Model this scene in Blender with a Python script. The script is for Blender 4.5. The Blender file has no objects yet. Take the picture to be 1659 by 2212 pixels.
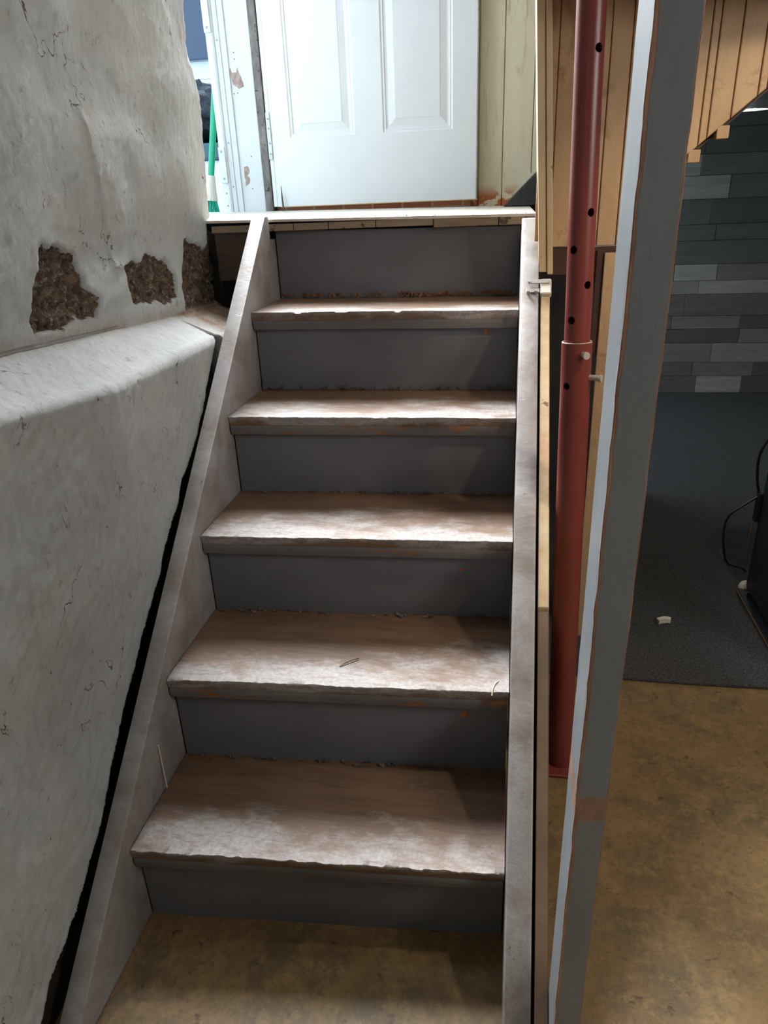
import bpy, bmesh, math, random
import numpy as np
from mathutils import Vector, Matrix

S = bpy.context.scene
COL = S.collection
random.seed(7)
rng = np.random.default_rng(11)

# ------------------------------------------------------------------ camera
cam_d = bpy.data.cameras.new('camera')
cam = bpy.data.objects.new('camera', cam_d)
COL.objects.link(cam)
YAW, PIT, ROL, FPX = -0.1811, 0.4177, -0.0426, 1547.84
fw = Vector((math.sin(YAW)*math.cos(PIT), math.cos(YAW)*math.cos(PIT), -math.sin(PIT)))
r0 = Vector((math.cos(YAW), -math.sin(YAW), 0)); u0 = r0.cross(fw)
rt = r0*math.cos(ROL)+u0*math.sin(ROL); up = -r0*math.sin(ROL)+u0*math.cos(ROL)
M = Matrix((rt, up, -fw)).transposed().to_4x4()
M.translation = Vector((0.6789, -0.8801, 1.3172))
cam.matrix_world = M
cam_d.sensor_fit = 'VERTICAL'; cam_d.sensor_height = 36.0
cam_d.lens = FPX/2212*36.0
cam_d.clip_start = 0.02
S.camera = cam

# ------------------------------------------------------------------ world, light, exposure
EXPOSURE = 0.0
W_STRENGTH = 3.3
STAIR_W = 6.0
DOORWAY_W = 55.0
FILL_W = 29.0
ASSUMED_LAMP_W = 26.0
SHOP_W = 9.0
w = bpy.data.worlds.new('sky'); S.world = w; w.use_nodes = True
bg = w.node_tree.nodes['Background']
bg.inputs['Color'].default_value = (0.64, 0.86, 1.0, 1); bg.inputs['Strength'].default_value = W_STRENGTH
vs = S.view_settings
S.display_settings.display_device = 'sRGB'
vs.view_transform = 'Standard'; vs.look = 'None'; vs.gamma = 1.0; vs.exposure = EXPOSURE
vs.use_curve_mapping = False

def area(name, loc, target, sx, sy, power, color, portal=False, spread=180):
    d = bpy.data.lights.new(name, 'AREA'); d.shape = 'RECTANGLE'; d.size = sx; d.size_y = sy
    d.energy = power; d.color = color; d.spread = math.radians(spread)
    o = bpy.data.objects.new(name, d); COL.objects.link(o)
    o.location = loc
    o.rotation_euler = (Vector(target)-Vector(loc)).to_track_quat('-Z', 'Y').to_euler()
    if portal: d.cycles.is_portal = True
    return o
# added fill high over the stairs to brighten the ledge, no fixture known
area('stairwell_fill', (0.35, 0.9, 3.66), (0.35, 0.9, 0), 0.4, 0.4, STAIR_W, (1.0, 0.96, 0.92))
# added light for assumed sky through the doorway's upper half, falling onto the stairs
area('assumed_doorway_sky', (-0.33, 1.97, 2.72), (0.60, 0.15, 0.95), 0.78, 1.0, DOORWAY_W, (0.95, 0.97, 1.0), spread=76)
# the exterior doorway lets the sky in
area('doorway_daylight', (-0.62, 1.97, 2.28), (1, 1.97, 2.28), 0.86, 2.02, 1.0, (1, 1, 1), portal=True)
# added soft fills for the basement, no fixtures known there
area('basement_right_fill', (2.7, -0.7, 2.0), (0.0, 0.3, 0.9), 0.9, 0.5, FILL_W, (1.0, 0.97, 0.94))
area('basement_rear_fill', (0.4, -2.6, 2.05), (0.4, -1.6, 0), 1.2, 0.5, 3.0, (1.0, 0.95, 0.90))  # weak added fill from behind the camera
# assumed warm lamp, unseen, over the basement room, aimed right off the stairs
d = bpy.data.lights.new('assumed_lamp', 'SPOT'); d.energy = ASSUMED_LAMP_W; d.color = (1.0, 0.84, 0.62); d.shadow_soft_size = 0.04
d.spot_size = math.radians(120); d.spot_blend = 0.4
o = bpy.data.objects.new('assumed_lamp', d); COL.objects.link(o); o.location = (1.4, 0.3, 1.9)
o.rotation_euler = (Vector((1.75, 0.9, 0.5))-Vector(o.location)).to_track_quat('-Z', 'Y').to_euler()

# ------------------------------------------------------------------ materials
def srgb(r, g, b):
    f = lambda c: ((c/255)/12.92 if c/255 <= 0.04045 else (((c/255)+0.055)/1.055)**2.4)
    return (f(r), f(g), f(b), 1)

class NB:
    def __init__(s, name):
        s.m = bpy.data.materials.new(name); s.m.use_nodes = True
        s.t = s.m.node_tree; s.b = s.t.nodes['Principled BSDF']
        s.tc = s.t.nodes.new('ShaderNodeTexCoord')
    def n(s, typ, **kw):
        x = s.t.nodes.new(typ)
        for k, v in kw.items(): setattr(x, k, v)
        return x
    def l(s, a, b): s.t.links.new(a, b)
    def coords(s, scale=(1, 1, 1)):
        mp = s.n('ShaderNodeMapping'); mp.inputs['Scale'].default_value = scale
        s.l(s.tc.outputs['Object'], mp.inputs['Vector']); return mp.outputs['Vector']
    def noise(s, scale, detail=5, rough=0.6, stretch=(1, 1, 1), dist=0.0):
        x = s.n('ShaderNodeTexNoise'); x.inputs['Scale'].default_value = scale
        x.inputs['Detail'].default_value = detail; x.inputs['Roughness'].default_value = rough
        x.inputs['Distortion'].default_value = dist
        s.l(s.coords(stretch), x.inputs['Vector']); return x.outputs['Fac']
    def ramp(s, fac, lo, hi):
        x = s.n('ShaderNodeMapRange'); x.clamp = True
        x.inputs['From Min'].default_value = lo; x.inputs['From Max'].default_value = hi
        s.l(fac, x.inputs['Value']); return x.outputs['Result']
    def mix(s, fac, a, b):
        x = s.n('ShaderNodeMix'); x.data_type = 'RGBA'
        if isinstance(fac, (int, float)): x.inputs['Factor'].default_value = fac
        else: s.l(fac, x.inputs['Factor'])
        for v, i in ((a, 'A'), (b, 'B')):
            sock = [q for q in x.inputs if q.name == i and q.type == 'RGBA'][0]
            if isinstance(v, tuple): sock.default_value = v
            else: s.l(v, sock)
        return [q for q in x.outputs if q.type == 'RGBA'][0]
    def math(s, op, a, b=None):
        x = s.n('ShaderNodeMath'); x.operation = op
        for i, v in enumerate((a, b)):
            if v is None: continue
            if isinstance(v, (int, float)): x.inputs[i].default_value = v
            else: s.l(v, x.inputs[i])
        return x.outputs[0]
    def attr(s, name):
        x = s.n('ShaderNodeAttribute'); x.attribute_name = name; return x
    def xyz(s):
        x = s.n('ShaderNodeSeparateXYZ'); s.l(s.tc.outputs['Object'], x.inputs[0]); return x.outputs
    def bump(s, h, strength, dist=0.01, prev=None):
        x = s.n('ShaderNodeBump'); x.inputs['Strength'].default_value = strength; x.inputs['Distance'].default_value = dist
        s.l(h, x.inputs['Height'])
        if prev is not None: s.l(prev, x.inputs['Normal'])
        return x.outputs['Normal']
    def done(s, color, rough=0.6, normal=None, spec=0.5, metal=0.0):
        if isinstance(color, tuple): s.b.inputs['Base Color'].default_value = color
        else: s.l(color, s.b.inputs['Base Color'])
        if isinstance(rough, (int, float)): s.b.inputs['Roughness'].default_value = rough
        else: s.l(rough, s.b.inputs['Roughness'])
        s.b.inputs['Specular IOR Level'].default_value = spec
        s.b.inputs['Metallic'].default_value = metal
        if normal is not None: s.l(normal, s.b.inputs['Normal'])
        return s.m

def paint(name, c1, c2, scale=6, rough=0.55, bump=0.25, bscale=60, chip=None, chip_scale=14, chip_at=0.66, stretch=(1, 1, 1), spec=0.4, bdist=0.004, chip_stretch=(1, 1, 1), metal=0.0):
    b = NB(name)
    col = b.mix(b.ramp(b.noise(scale, 6, 0.65, stretch), 0.35, 0.65), c1, c2)
    fine = b.noise(bscale, 6, 0.7, stretch)
    if chip:
        cn = b.noise(chip_scale, 8, 0.7, chip_stretch)
        m = b.ramp(cn, chip_at, chip_at+0.015)
        col = b.mix(m, col, chip)
        h = b.math('SUBTRACT', b.math('MULTIPLY', fine, 0.5), m)
    else: h = fine
    return b.done(col, rough, b.bump(h, bump, bdist), spec, metal)

def plain(name, c, rough=0.5, metal=0.0, spec=0.5):
    b = NB(name); return b.done(c, rough, None, spec, metal)

MAT = {}
# painted foundation wall with bare stone patches (per-vertex mask "bare")
b = NB('painted_stone')
c = b.mix(b.ramp(b.noise(5, 7, 0.65), 0.3, 0.7), srgb(184, 188, 188), srgb(203, 206, 205))
c = b.mix(b.math('MULTIPLY', b.ramp(b.noise(3.1, 5, 0.7, dist=0.6), 0.56, 0.72), 0.45), c, srgb(176, 158, 136))
c = b.mix(b.math('MULTIPLY', b.ramp(b.noise(26, 6, 0.75), 0.60, 0.68), 0.6), c, srgb(132, 118, 104))
pit = b.ramp(b.noise(60, 5, 0.7, (1, 1, 0.5)), 0.69, 0.72)
c = b.mix(pit, c, srgb(52, 42, 34))
st = b.mix(b.ramp(b.noise(60, 7, 0.75), 0.35, 0.65), srgb(70, 54, 42), srgb(158, 134, 112))
st = b.mix(b.ramp(b.noise(85, 5, 0.75), 0.54, 0.64), st, srgb(186, 182, 172))
st = b.mix(b.ramp(b.noise(48, 4, 0.6, dist=1.0), 0.60, 0.70), st, srgb(40, 30, 24))
st = b.mix(b.math('MULTIPLY', b.ramp(b.noise(30, 6, 0.75, dist=0.8), 0.53, 0.60), 0.55), st, srgb(50, 38, 30))  # dark mottle puts crevice shade into the bare stone colour
a = b.attr('bare').outputs['Fac']
dirt = b.attr('dirt').outputs['Fac']
dn = b.math('MULTIPLY', dirt, b.ramp(b.noise(18, 6, 0.7), 0.2, 0.6))
c = b.mix(dn, c, srgb(150, 122, 98))
c = b.mix(b.ramp(a, 0.45, 0.55), c, st)
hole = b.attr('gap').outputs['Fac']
c = b.mix(hole, c, srgb(40, 32, 27))  # gap in dark brown: rough stone plus the shade behind the stringer
ck = b.math('ABSOLUTE', b.math('SUBTRACT', b.noise(4.5, 5, 0.6, (1, 1, 0.8), 0.4), 0.5))
ckm = b.math('MULTIPLY', b.math('SUBTRACT', 1.0, b.ramp(ck, 0.0015, 0.004)), b.ramp(b.noise(7, 3, 0.5), 0.52, 0.60))
c = b.mix(b.math('MULTIPLY', ckm, b.math('SUBTRACT', 1.0, b.ramp(a, 0.3, 0.5))), c, srgb(84, 72, 62))
h1 = b.noise(48, 9, 0.75, (1, 1.0, 0.55), 0.5)
h2 = b.noise(140, 6, 0.7)
h1 = b.math('ADD', h1, b.math('MULTIPLY', a, b.math('MULTIPLY', b.noise(75, 7, 0.75), 3.0)))
h0 = b.noise(16, 8, 0.7, (1, 1.0, 0.7), 0.6)
nrm = b.bump(h0, 0.35, 0.02)
nrm = b.bump(h1, 0.75, 0.009, nrm)
nrm = b.bump(h2, 0.4, 0.003, nrm)
MAT['stone'] = b.done(c, 0.62, nrm, 0.35)

# treads: grey paint worn to brown wood, fronts painted paler as if lit
def tread_mat(name, front):
    b = NB(name)
    grain = b.noise(30, 7, 0.7, (0.25, 2.2, 1))
    wood = b.mix(b.ramp(grain, 0.3, 0.7), srgb(92, 70, 53), srgb(122, 96, 76))
    wood = b.mix(b.math('MULTIPLY', b.ramp(b.noise(9, 6, 0.7), 0.45, 0.7), 0.5), wood, srgb(126, 98, 70))
    pn = b.noise(8, 9, 0.74, (0.5, 1.0, 1))
    y = b.attr('front_pale').outputs['Fac']
    m = b.math('MULTIPLY', b.ramp(b.math('ADD', pn, b.math('MULTIPLY', y, 0.34)), front-0.01, front+0.13), 0.9)
    paintc = b.mix(b.ramp(b.noise(120, 4, 0.7), 0.35, 0.65), srgb(140, 134, 130), srgb(168, 163, 160))
    col = b.mix(m, wood, paintc)
    col = b.mix(b.math('MULTIPLY', b.ramp(b.noise(46, 7, 0.75, (0.35, 1.6, 1)), 0.54, 0.62), 0.55), col, srgb(104, 86, 70))
    col = b.mix(b.ramp(b.noise(90, 4, 0.6), 0.72, 0.76), col, srgb(48, 36, 28))
    nrm = b.bump(b.noise(70, 7, 0.75, (0.4, 1.6, 1)), 0.35, 0.004)
    return b.done(col, b.math('ADD', 0.36, b.math('MULTIPLY', pn, 0.3)), nrm, 0.5)
MAT['tread'] = tread_mat('worn_tread', 0.69)
# nosing: grey paint with red-brown chips
def nosing_mat(name, at):
    return paint(name, srgb(96, 92, 90), srgb(112, 107, 104), 8, 0.5, 0.5, 60, srgb(136, 92, 62), 9, at, (0.5, 1, 1), chip_stretch=(0.6, 1, 3.0))
MAT['nosing'] = nosing_mat('chipped_nosing', 0.57)
MAT['nosing_clean'] = nosing_mat('painted_nosing', 0.70)
MAT['riser'] = paint('riser_paint', srgb(106, 107, 111), srgb(88, 88, 91), 3, 0.5, 0.15, 40, srgb(150, 92, 48), 7, 0.745, (0.6, 1, 1.5), chip_stretch=(1, 1, 1))
b = NB('stringer_paint')
c = b.mix(b.ramp(b.noise(5, 6, 0.65), 0.35, 0.65), srgb(150, 148, 148), srgb(170, 167, 165))
c = b.mix(b.math('MULTIPLY', b.ramp(b.noise(6, 7, 0.75, dist=0.5), 0.42, 0.64), 0.7), c, srgb(118, 104, 93))
dent = b.ramp(b.noise(34, 5, 0.7), 0.66, 0.70)
c = b.mix(b.math('MULTIPLY', dent, 0.7), c, srgb(104, 96, 90))
c = b.mix(b.ramp(b.noise(17, 6, 0.7), 0.745, 0.755), c, srgb(176, 124, 84))
MAT['stringer'] = b.done(c, 0.42, b.bump(b.math('SUBTRACT', b.math('MULTIPLY', b.noise(24, 7, 0.7), 1.0), b.math('MULTIPLY', dent, 0.8)), 0.22, 0.006), 0.45)
MAT['bare_spot'] = paint('bare_spot_wood', srgb(176, 110, 58), srgb(150, 88, 44), 60, 0.7, 0.3, 90)
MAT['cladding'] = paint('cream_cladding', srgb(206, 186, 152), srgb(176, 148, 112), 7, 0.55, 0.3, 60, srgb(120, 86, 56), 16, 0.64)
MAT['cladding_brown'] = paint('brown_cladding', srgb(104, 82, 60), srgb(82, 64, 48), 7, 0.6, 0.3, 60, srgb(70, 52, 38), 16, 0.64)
# paneling boards
b = NB('cream_panel')
c = b.mix(b.ramp(b.noise(6, 7, 0.7, (1.5, 1.5, 0.4)), 0.35, 0.65), srgb(190, 160, 124), srgb(172, 140, 106))
c = b.mix(b.math('MULTIPLY', b.ramp(b.noise(5, 7, 0.75, dist=1.5), 0.56, 0.66), 0.55), c, srgb(120, 84, 56))
c = b.mix(b.math('MULTIPLY', b.ramp(b.noise(60, 5, 0.7), 0.66, 0.72), 0.7), c, srgb(84, 58, 40))
MAT['panel'] = b.done(c, 0.5, b.bump(b.noise(40, 6, 0.7, (1, 1, 0.3)), 0.2, 0.004), 0.4)
b = NB('pale_panel')
c = b.mix(b.ramp(b.noise(7, 7, 0.7, (2, 2, 0.35)), 0.35, 0.65), srgb(226, 222, 200), srgb(212, 203, 176))
c = b.mix(b.math('MULTIPLY', b.ramp(b.noise(9, 7, 0.7, (2, 2, 0.3), 1.0), 0.57, 0.66), 0.5), c, srgb(160, 132, 100))
z = b.xyz()[2]
low = b.ramp(z, 0.115, 0.07)
c = b.mix(b.math('MULTIPLY', low, b.ramp(b.noise(16, 5, 0.6, (1, 1, 1.4)), 0.43, 0.46)), c, srgb(176, 104, 58))
MAT['pale_panel'] = b.done(c, 0.5, b.bump(b.noise(40, 6, 0.7, (1, 1, 0.3)), 0.15, 0.004), 0.4)
MAT['trim'] = paint('trim_paint', srgb(206, 184, 148), srgb(186, 160, 122), 8, 0.5, 0.3, 50, srgb(120, 84, 56), 22, 0.66, (1, 1, 0.4))
MAT['brown_board'] = paint('brown_board', srgb(74, 48, 38), srgb(56, 38, 32), 8, 0.7, 0.4, 40, None, stretch=(0.4, 1, 2))
MAT['dark_wood'] = paint('dark_wood', srgb(88, 72, 60), srgb(66, 55, 48), 8, 0.7, 0.4, 40, srgb(120, 100, 80), 20, 0.62, stretch=(0.4, 1, 2))
MAT['subfloor'] = paint('subfloor', srgb(150, 134, 112), srgb(112, 96, 78), 8, 0.7, 0.4, 40, srgb(80, 66, 54), 20, 0.6, stretch=(0.4, 1, 2))
MAT['landing'] = paint('landing_sheet', srgb(214, 208, 198), srgb(196, 186, 170), 8, 0.5, 0.2, 60, srgb(160, 130, 100), 18, 0.66)
MAT['door'] = paint('door_paint', srgb(228, 232, 236), srgb(222, 226, 232), 3, 0.38, 0.05, 80, None)
MAT['door_edge'] = paint('door_edge', srgb(205, 202, 196), srgb(150, 142, 132), 20, 0.6, 0.4, 80, srgb(96, 84, 74), 30, 0.6, (1, 1, 0.3))
MAT['jamb'] = paint('jamb_paint', srgb(206, 210, 212), srgb(196, 202, 206), 5, 0.4, 0.15, 60, srgb(130, 112, 104), 30, 0.75)
MAT['bare_jamb'] = paint('bare_jamb_wood', srgb(122, 98, 92), srgb(170, 152, 148), 40, 0.7, 0.5, 90)
MAT['alu'] = paint('white_metal', srgb(202, 207, 211), srgb(194, 200, 206), 4, 0.3, 0.05, 60)
MAT['screw'] = plain('screw_steel', srgb(140, 142, 146), 0.35, 0.9)
MAT['seal'] = paint('weather_seal', srgb(84, 80, 80), srgb(128, 124, 122), 40, 0.8, 0.6, 90, srgb(60, 50, 46), 40, 0.6, (1, 1, 0.3))
MAT['tile'] = None
b = NB('terracotta_tile')
br = b.n('ShaderNodeTexBrick'); br.inputs['Scale'].default_value = 1.0
br.inputs['Color1'].default_value = srgb(176, 104, 66); br.inputs['Color2'].default_value = srgb(192, 124, 84); br.inputs['Mortar'].default_value = srgb(196, 170, 142)
br.inputs['Brick Width'].default_value = 0.13; br.inputs['Row Height'].default_value = 0.2; br.inputs['Mortar Size'].default_value = 0.004
mp = b.n('ShaderNodeMapping'); mp.inputs['Rotation'].default_value = (math.radians(90), 0, 0)
b.l(b.tc.outputs['Object'], mp.inputs['Vector']); b.l(mp.outputs['Vector'], br.inputs['Vector'])
MAT['tile'] = b.done(br.outputs['Color'], 0.5)
# concrete floor with worn brown paint
b = NB('brown_floor')
c = b.mix(b.ramp(b.noise(2.6, 8, 0.7), 0.35, 0.65), srgb(118, 94, 60), srgb(134, 110, 74))
c = b.mix(b.math('MULTIPLY', b.ramp(b.noise(5.5, 8, 0.75, dist=0.4), 0.48, 0.62), 0.8), c, srgb(90, 80, 58))
c = b.mix(b.math('MULTIPLY', b.ramp(b.noise(3.3, 7, 0.75, (1.2, 1.2, 1), 0.5), 0.58, 0.66), 0.7), c, srgb(88, 72, 60))
c = b.mix(b.math('MULTIPLY', b.ramp(b.noise(17, 8, 0.8), 0.50, 0.60), 0.55), c, srgb(150, 124, 82))
c = b.mix(b.math('MULTIPLY', b.ramp(b.noise(60, 7, 0.75), 0.5, 0.66), 0.5), c, srgb(84, 62, 38))
c = b.mix(b.math('MULTIPLY', b.ramp(b.noise(22, 6, 0.75), 0.60, 0.66), 0.8), c, srgb(66, 48, 36))
MAT['floor'] = b.done(c, 0.5, b.bump(b.noise(60, 7, 0.75), 0.25, 0.004), 0.4)
b = NB('charcoal_carpet')
sp = b.noise(170, 5, 0.8)
c = b.mix(b.ramp(sp, 0.35, 0.7), srgb(42, 42, 43), srgb(98, 98, 99))
c = b.mix(b.ramp(b.noise(120, 2, 0.5), 0.80, 0.82), c, srgb(190, 190, 186))
MAT['carpet'] = b.done(c, 0.95, b.bump(sp, 0.6, 0.004), 0.1)
# grey timber stud with worn arris
b = NB('grey_post_paint')
c = b.mix(b.ramp(b.noise(7, 6, 0.65, (1, 1, 0.5)), 0.35, 0.65), srgb(122, 130, 134), srgb(136, 142, 146))
e = b.attr('edge').outputs['Fac']
wn = b.noise(26, 7, 0.75, (1, 1, 0.5))
m = b.ramp(b.math('ADD', e, b.math('MULTIPLY', wn, 0.8)), 1.02, 1.10)
zz = b.xyz()[2]
band = b.math('SUBTRACT', 1.0, b.ramp(b.math('ABSOLUTE', b.math('SUBTRACT', zz, 0.612)), 0.008, 0.05))
m2 = b.ramp(b.math('ADD', band, b.math('MULTIPLY', wn, 1.3)), 1.32, 1.42)
m = b.math('MAXIMUM', m, b.math('MULTIPLY', m2, 0.85))
wc = b.mix(b.ramp(b.noise(40, 5, 0.7, (1, 1, 0.3)), 0.35, 0.65), srgb(178, 140, 114), srgb(140, 104, 82))
c = b.mix(m, c, wc)
MAT['post'] = b.done(c, 0.45, b.bump(b.math('SUBTRACT', b.noise(30, 6, 0.6, (1, 1, 0.3)), b.math('MULTIPLY', m, 0.6)), 0.2, 0.004), 0.45)
MAT['red'] = paint('oxide_red_paint', srgb(128, 58, 50), srgb(112, 46, 40), 5, 0.36, 0.12, 70, srgb(176, 150, 130), 15, 0.80, (1, 1, 0.4), spec=0.5)
MAT['pin'] = paint('pin_steel', srgb(190, 182, 172), srgb(160, 148, 136), 60, 0.5, 0.2, 90)
MAT['latch'] = plain('latch_steel', srgb(176, 172, 166), 0.35, 0.75)
MAT['black'] = plain('black_plastic', srgb(26, 30, 34), 0.38)
MAT['cord'] = plain('black_rubber', srgb(18, 18, 20), 0.5)
MAT['brown_cord'] = plain('brown_wire', srgb(104, 80, 52), 0.5)
MAT['white_plastic'] = plain('white_plastic', srgb(206, 198, 186), 0.4)
MAT['broom'] = plain('green_broom_plastic', srgb(6, 150, 112), 0.35)
MAT['bristle'] = plain('green_bristles', srgb(20, 170, 140), 0.6)
MAT['bag'] = paint('black_bag_plastic', srgb(40, 46, 58), srgb(30, 34, 44), 6, 0.22, 0.8, 14, bdist=0.03)
MAT['teal'] = plain('lid_shadow_teal', srgb(52, 84, 92), 0.5)
MAT['white_bin'] = plain('white_bin_plastic', srgb(216, 214, 232), 0.5)
MAT['siding'] = paint('white_siding', srgb(214, 218, 222), srgb(206, 212, 218), 3, 0.6, 0.1, 40)
MAT['navy'] = plain('dark_blue_plastic', srgb(54, 68, 92), 0.4)
MAT['straw'] = plain('dry_straw', srgb(226, 206, 172), 0.7)
MAT['twig'] = plain('dark_twig', srgb(80, 62, 48), 0.8)
MAT['leaf'] = paint('dead_leaf', srgb(140, 98, 66), srgb(108, 76, 54), 60, 0.8, 0.3, 90)
MAT['dust'] = paint('grey_dust', srgb(112, 104, 100), srgb(90, 82, 78), 60, 0.95, 0.3, 90)
MAT['flake'] = plain('white_paint_flake', srgb(226, 224, 218), 0.6)
MAT['plaster'] = paint('white_plaster', srgb(206, 206, 200), srgb(196, 196, 190), 3, 0.7, 0.1, 40)
MAT['joist'] = paint('ceiling_boards', srgb(120, 104, 84), srgb(96, 84, 70), 6, 0.7, 0.2, 40)
MAT['dark_stone'] = paint('dark_foundation', srgb(58, 56, 56), srgb(46, 44, 44), 6, 0.8, 0.4, 30)
b = NB('grey_planks')
cc = b.attr('tone').outputs['Color']
g = b.noise(10, 8, 0.7, (0.35, 1, 3.0))
c = b.mix(b.math('MULTIPLY', b.ramp(g, 0.3, 0.7), 0.5), cc, srgb(70, 70, 70))
c = b.mix(b.ramp(b.noise(40, 3, 0.5), 0.74, 0.77), c, srgb(34, 34, 34))
MAT['planks'] = b.done(c, 0.6, b.bump(g, 0.2, 0.004), 0.3)
b = NB('bulb_glow'); b.b.inputs['Emission Color'].default_value = (1, 0.93, 0.75, 1); b.b.inputs['Emission Strength'].default_value = 30
MAT['bulb'] = b.m

# ------------------------------------------------------------------ geometry helpers
def link_mesh(name, bm, mats, parent=None, base=None, smooth=False, autosmooth=None):
    """bm is in world space; the object's origin is put at base (or the bottom centre)."""
    bmesh.ops.recalc_face_normals(bm, faces=bm.faces)
    if parent is not None: base = Vector(parent['_w'])
    elif base is None:
        xs = [v.co for v in bm.verts]
        lo = Vector((min(p.x for p in xs), min(p.y for p in xs), min(p.z for p in xs)))
        hi = Vector((max(p.x for p in xs), max(p.y for p in xs), max(p.z for p in xs)))
        base = Vector(((lo.x+hi.x)/2, (lo.y+hi.y)/2, lo.z))
    base = Vector(base)
    bmesh.ops.translate(bm, verts=bm.verts, vec=-base)
    me = bpy.data.meshes.new(name); bm.to_mesh(me); bm.free()
    for m in (mats if isinstance(mats, (list, tuple)) else [mats]): me.materials.append(m)
    if smooth:
        for p in me.polygons: p.use_smooth = True
    if autosmooth is not None:
        for p in me.polygons: p.use_smooth = True
        me.set_sharp_from_angle(angle=math.radians(autosmooth))
    o = bpy.data.objects.new(name, me); COL.objects.link(o)
    if parent is not None: o.parent = parent; o['_w'] = list(base)
    else: o.location = base; o['_w'] = list(base)
    return o

def tag(o, label, cat=None, kind=None, group=None):
    o['label'] = label
    if cat: o['category'] = cat
    if kind: o['kind'] = kind
    if group: o['group'] = group
    return o

def thing(name, label, cat, base, group=None, kind=None):
    o = bpy.data.objects.new(name, None); COL.objects.link(o); o.location = base
    o.empty_display_size = 0.05
    o['_w'] = list(base); tag(o, label, cat, kind, group); return o

def add_box(bm, lo, hi, bevel=0.0, seg=2):
    t = bmesh.new()
    bmesh.ops.create_cube(t, size=1)
    for v in t.verts:
        v.co = Vector((lo[0]+(v.co.x+0.5)*(hi[0]-lo[0]), lo[1]+(v.co.y+0.5)*(hi[1]-lo[1]), lo[2]+(v.co.z+0.5)*(hi[2]-lo[2])))
    if bevel: bmesh.ops.bevel(t, geom=t.edges[:], offset=bevel, segments=seg, affect='EDGES', profile=0.5)
    merge(bm, t)

def merge(bm, t):
    me = bpy.data.meshes.new('tmp'); t.to_mesh(me); t.free(); bm.from_mesh(me); bpy.data.meshes.remove(me)

def box_bm(lo, hi, bevel=0.0, seg=2):
    bm = bmesh.new(); add_box(bm, lo, hi, bevel, seg); return bm

def prism_bm(poly, axis, a, b_, bevel=0.0, seg=1):
    """poly: 2D points; axis 'x': poly=(y,z) extruded x a..b; 'y': poly=(x,z); 'z': poly=(x,y)."""
    bm = bmesh.new()
    def P(q, t):
        return {'x': (t, q[0], q[1]), 'y': (q[0], t, q[1]), 'z': (q[0], q[1], t)}[axis]
    A = [bm.verts.new(P(q, a)) for q in poly]; B = [bm.verts.new(P(q, b_)) for q in poly]
    n = len(poly)
    bm.faces.new(A); bm.faces.new(B[::-1])
    for i in range(n): bm.faces.new((A[i], A[(i+1) % n], B[(i+1) % n], B[i]))
    bmesh.ops.recalc_face_normals(bm, faces=bm.faces)
    if bevel: bmesh.ops.bevel(bm, geom=bm.edges[:], offset=bevel, segments=seg, affect='EDGES', profile=0.5)
    return bm

def tube_bm(pts, rad, n=10, bm=None, cap=True):
    bm = bm or bmesh.new()
    pts = [Vector(p) for p in pts]
    rads = rad if isinstance(rad, (list, tuple)) else [rad]*len(pts)
    rings = []; ref = None
    for i, p in enumerate(pts):
        t = (pts[min(i+1, len(pts)-1)]-pts[max(i-1, 0)]).normalized()
        if ref is None:
            ref = t.orthogonal().normalized()
        ref = (ref-t*ref.dot(t)).normalized(); bn = t.cross(ref)
        rings.append([bm.verts.new(p+(ref*math.cos(2*math.pi*k/n)+bn*math.sin(2*math.pi*k/n))*rads[i]) for k in range(n)])
    for a, b_ in zip(rings, rings[1:]):
        for k in range(n): bm.faces.new((a[k], a[(k+1) % n], b_[(k+1) % n], b_[k]))
    if cap:
        bm.faces.new(rings[0][::-1]); bm.faces.new(rings[-1])
    return bm

def smooth_path(pts, n=8):
    P = [Vector(p) for p in pts]; out = []
    for i in range(len(P)-1):
        p0, p1, p2, p3 = P[max(i-1, 0)], P[i], P[i+1], P[min(i+2, len(P)-1)]
        for k in range(n):
            t = k/n
            out.append(0.5*((2*p1)+(p2-p0)*t+(2*p0-5*p1+4*p2-p3)*t*t+(-p0+3*p1-3*p2+p3)*t**3))
    out.append(P[-1]); return out

def cyl(bm, c, axis, r, h, n=16, bevel=0):
    c = Vector(c); ax = Vector(axis).normalized()
    return tube_bm([c, c+ax*h], r, n, bm)

def cyl_bm(c, axis, r, h, n=16): return cyl(bmesh.new(), c, axis, r, h, n)

# value noise for displaced meshes
class VN:
    def __init__(s, seed): s.g = np.random.default_rng(seed).random((256, 256))
    def __call__(s, x, y):
        xi = np.floor(x).astype(int); yi = np.floor(y).astype(int); fx = x-xi; fy = y-yi
        fx = fx*fx*(3-2*fx); fy = fy*fy*(3-2*fy)
        g = s.g; a = g[xi % 256, yi % 256]; b_ = g[(xi+1) % 256, yi % 256]; c_ = g[xi % 256, (yi+1) % 256]; d_ = g[(xi+1) % 256, (yi+1) % 256]
        return (a*(1-fx)+b_*fx)*(1-fy)+(c_*(1-fx)+d_*fx)*fy-0.5
    def fbm(s, x, y, o=4, rough=0.5):
        t = 0; amp = 1; f = 1.0
        for k in range(o): t = t+amp*s(x*f+17.3*k, y*f+9.1*k); amp *= rough; f *= 2.03
        return t

def inpoly(px, py, poly):
    r = np.zeros(px.shape, bool); n = len(poly)
    for i in range(n):
        x1, y1 = poly[i]; x2, y2 = poly[(i+1) % n]
        c_ = ((y1 > py) != (y2 > py)) & (px < (x2-x1)*(py-y1)/(y2-y1+1e-12)+x1)
        r ^= c_
    return r

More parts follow.
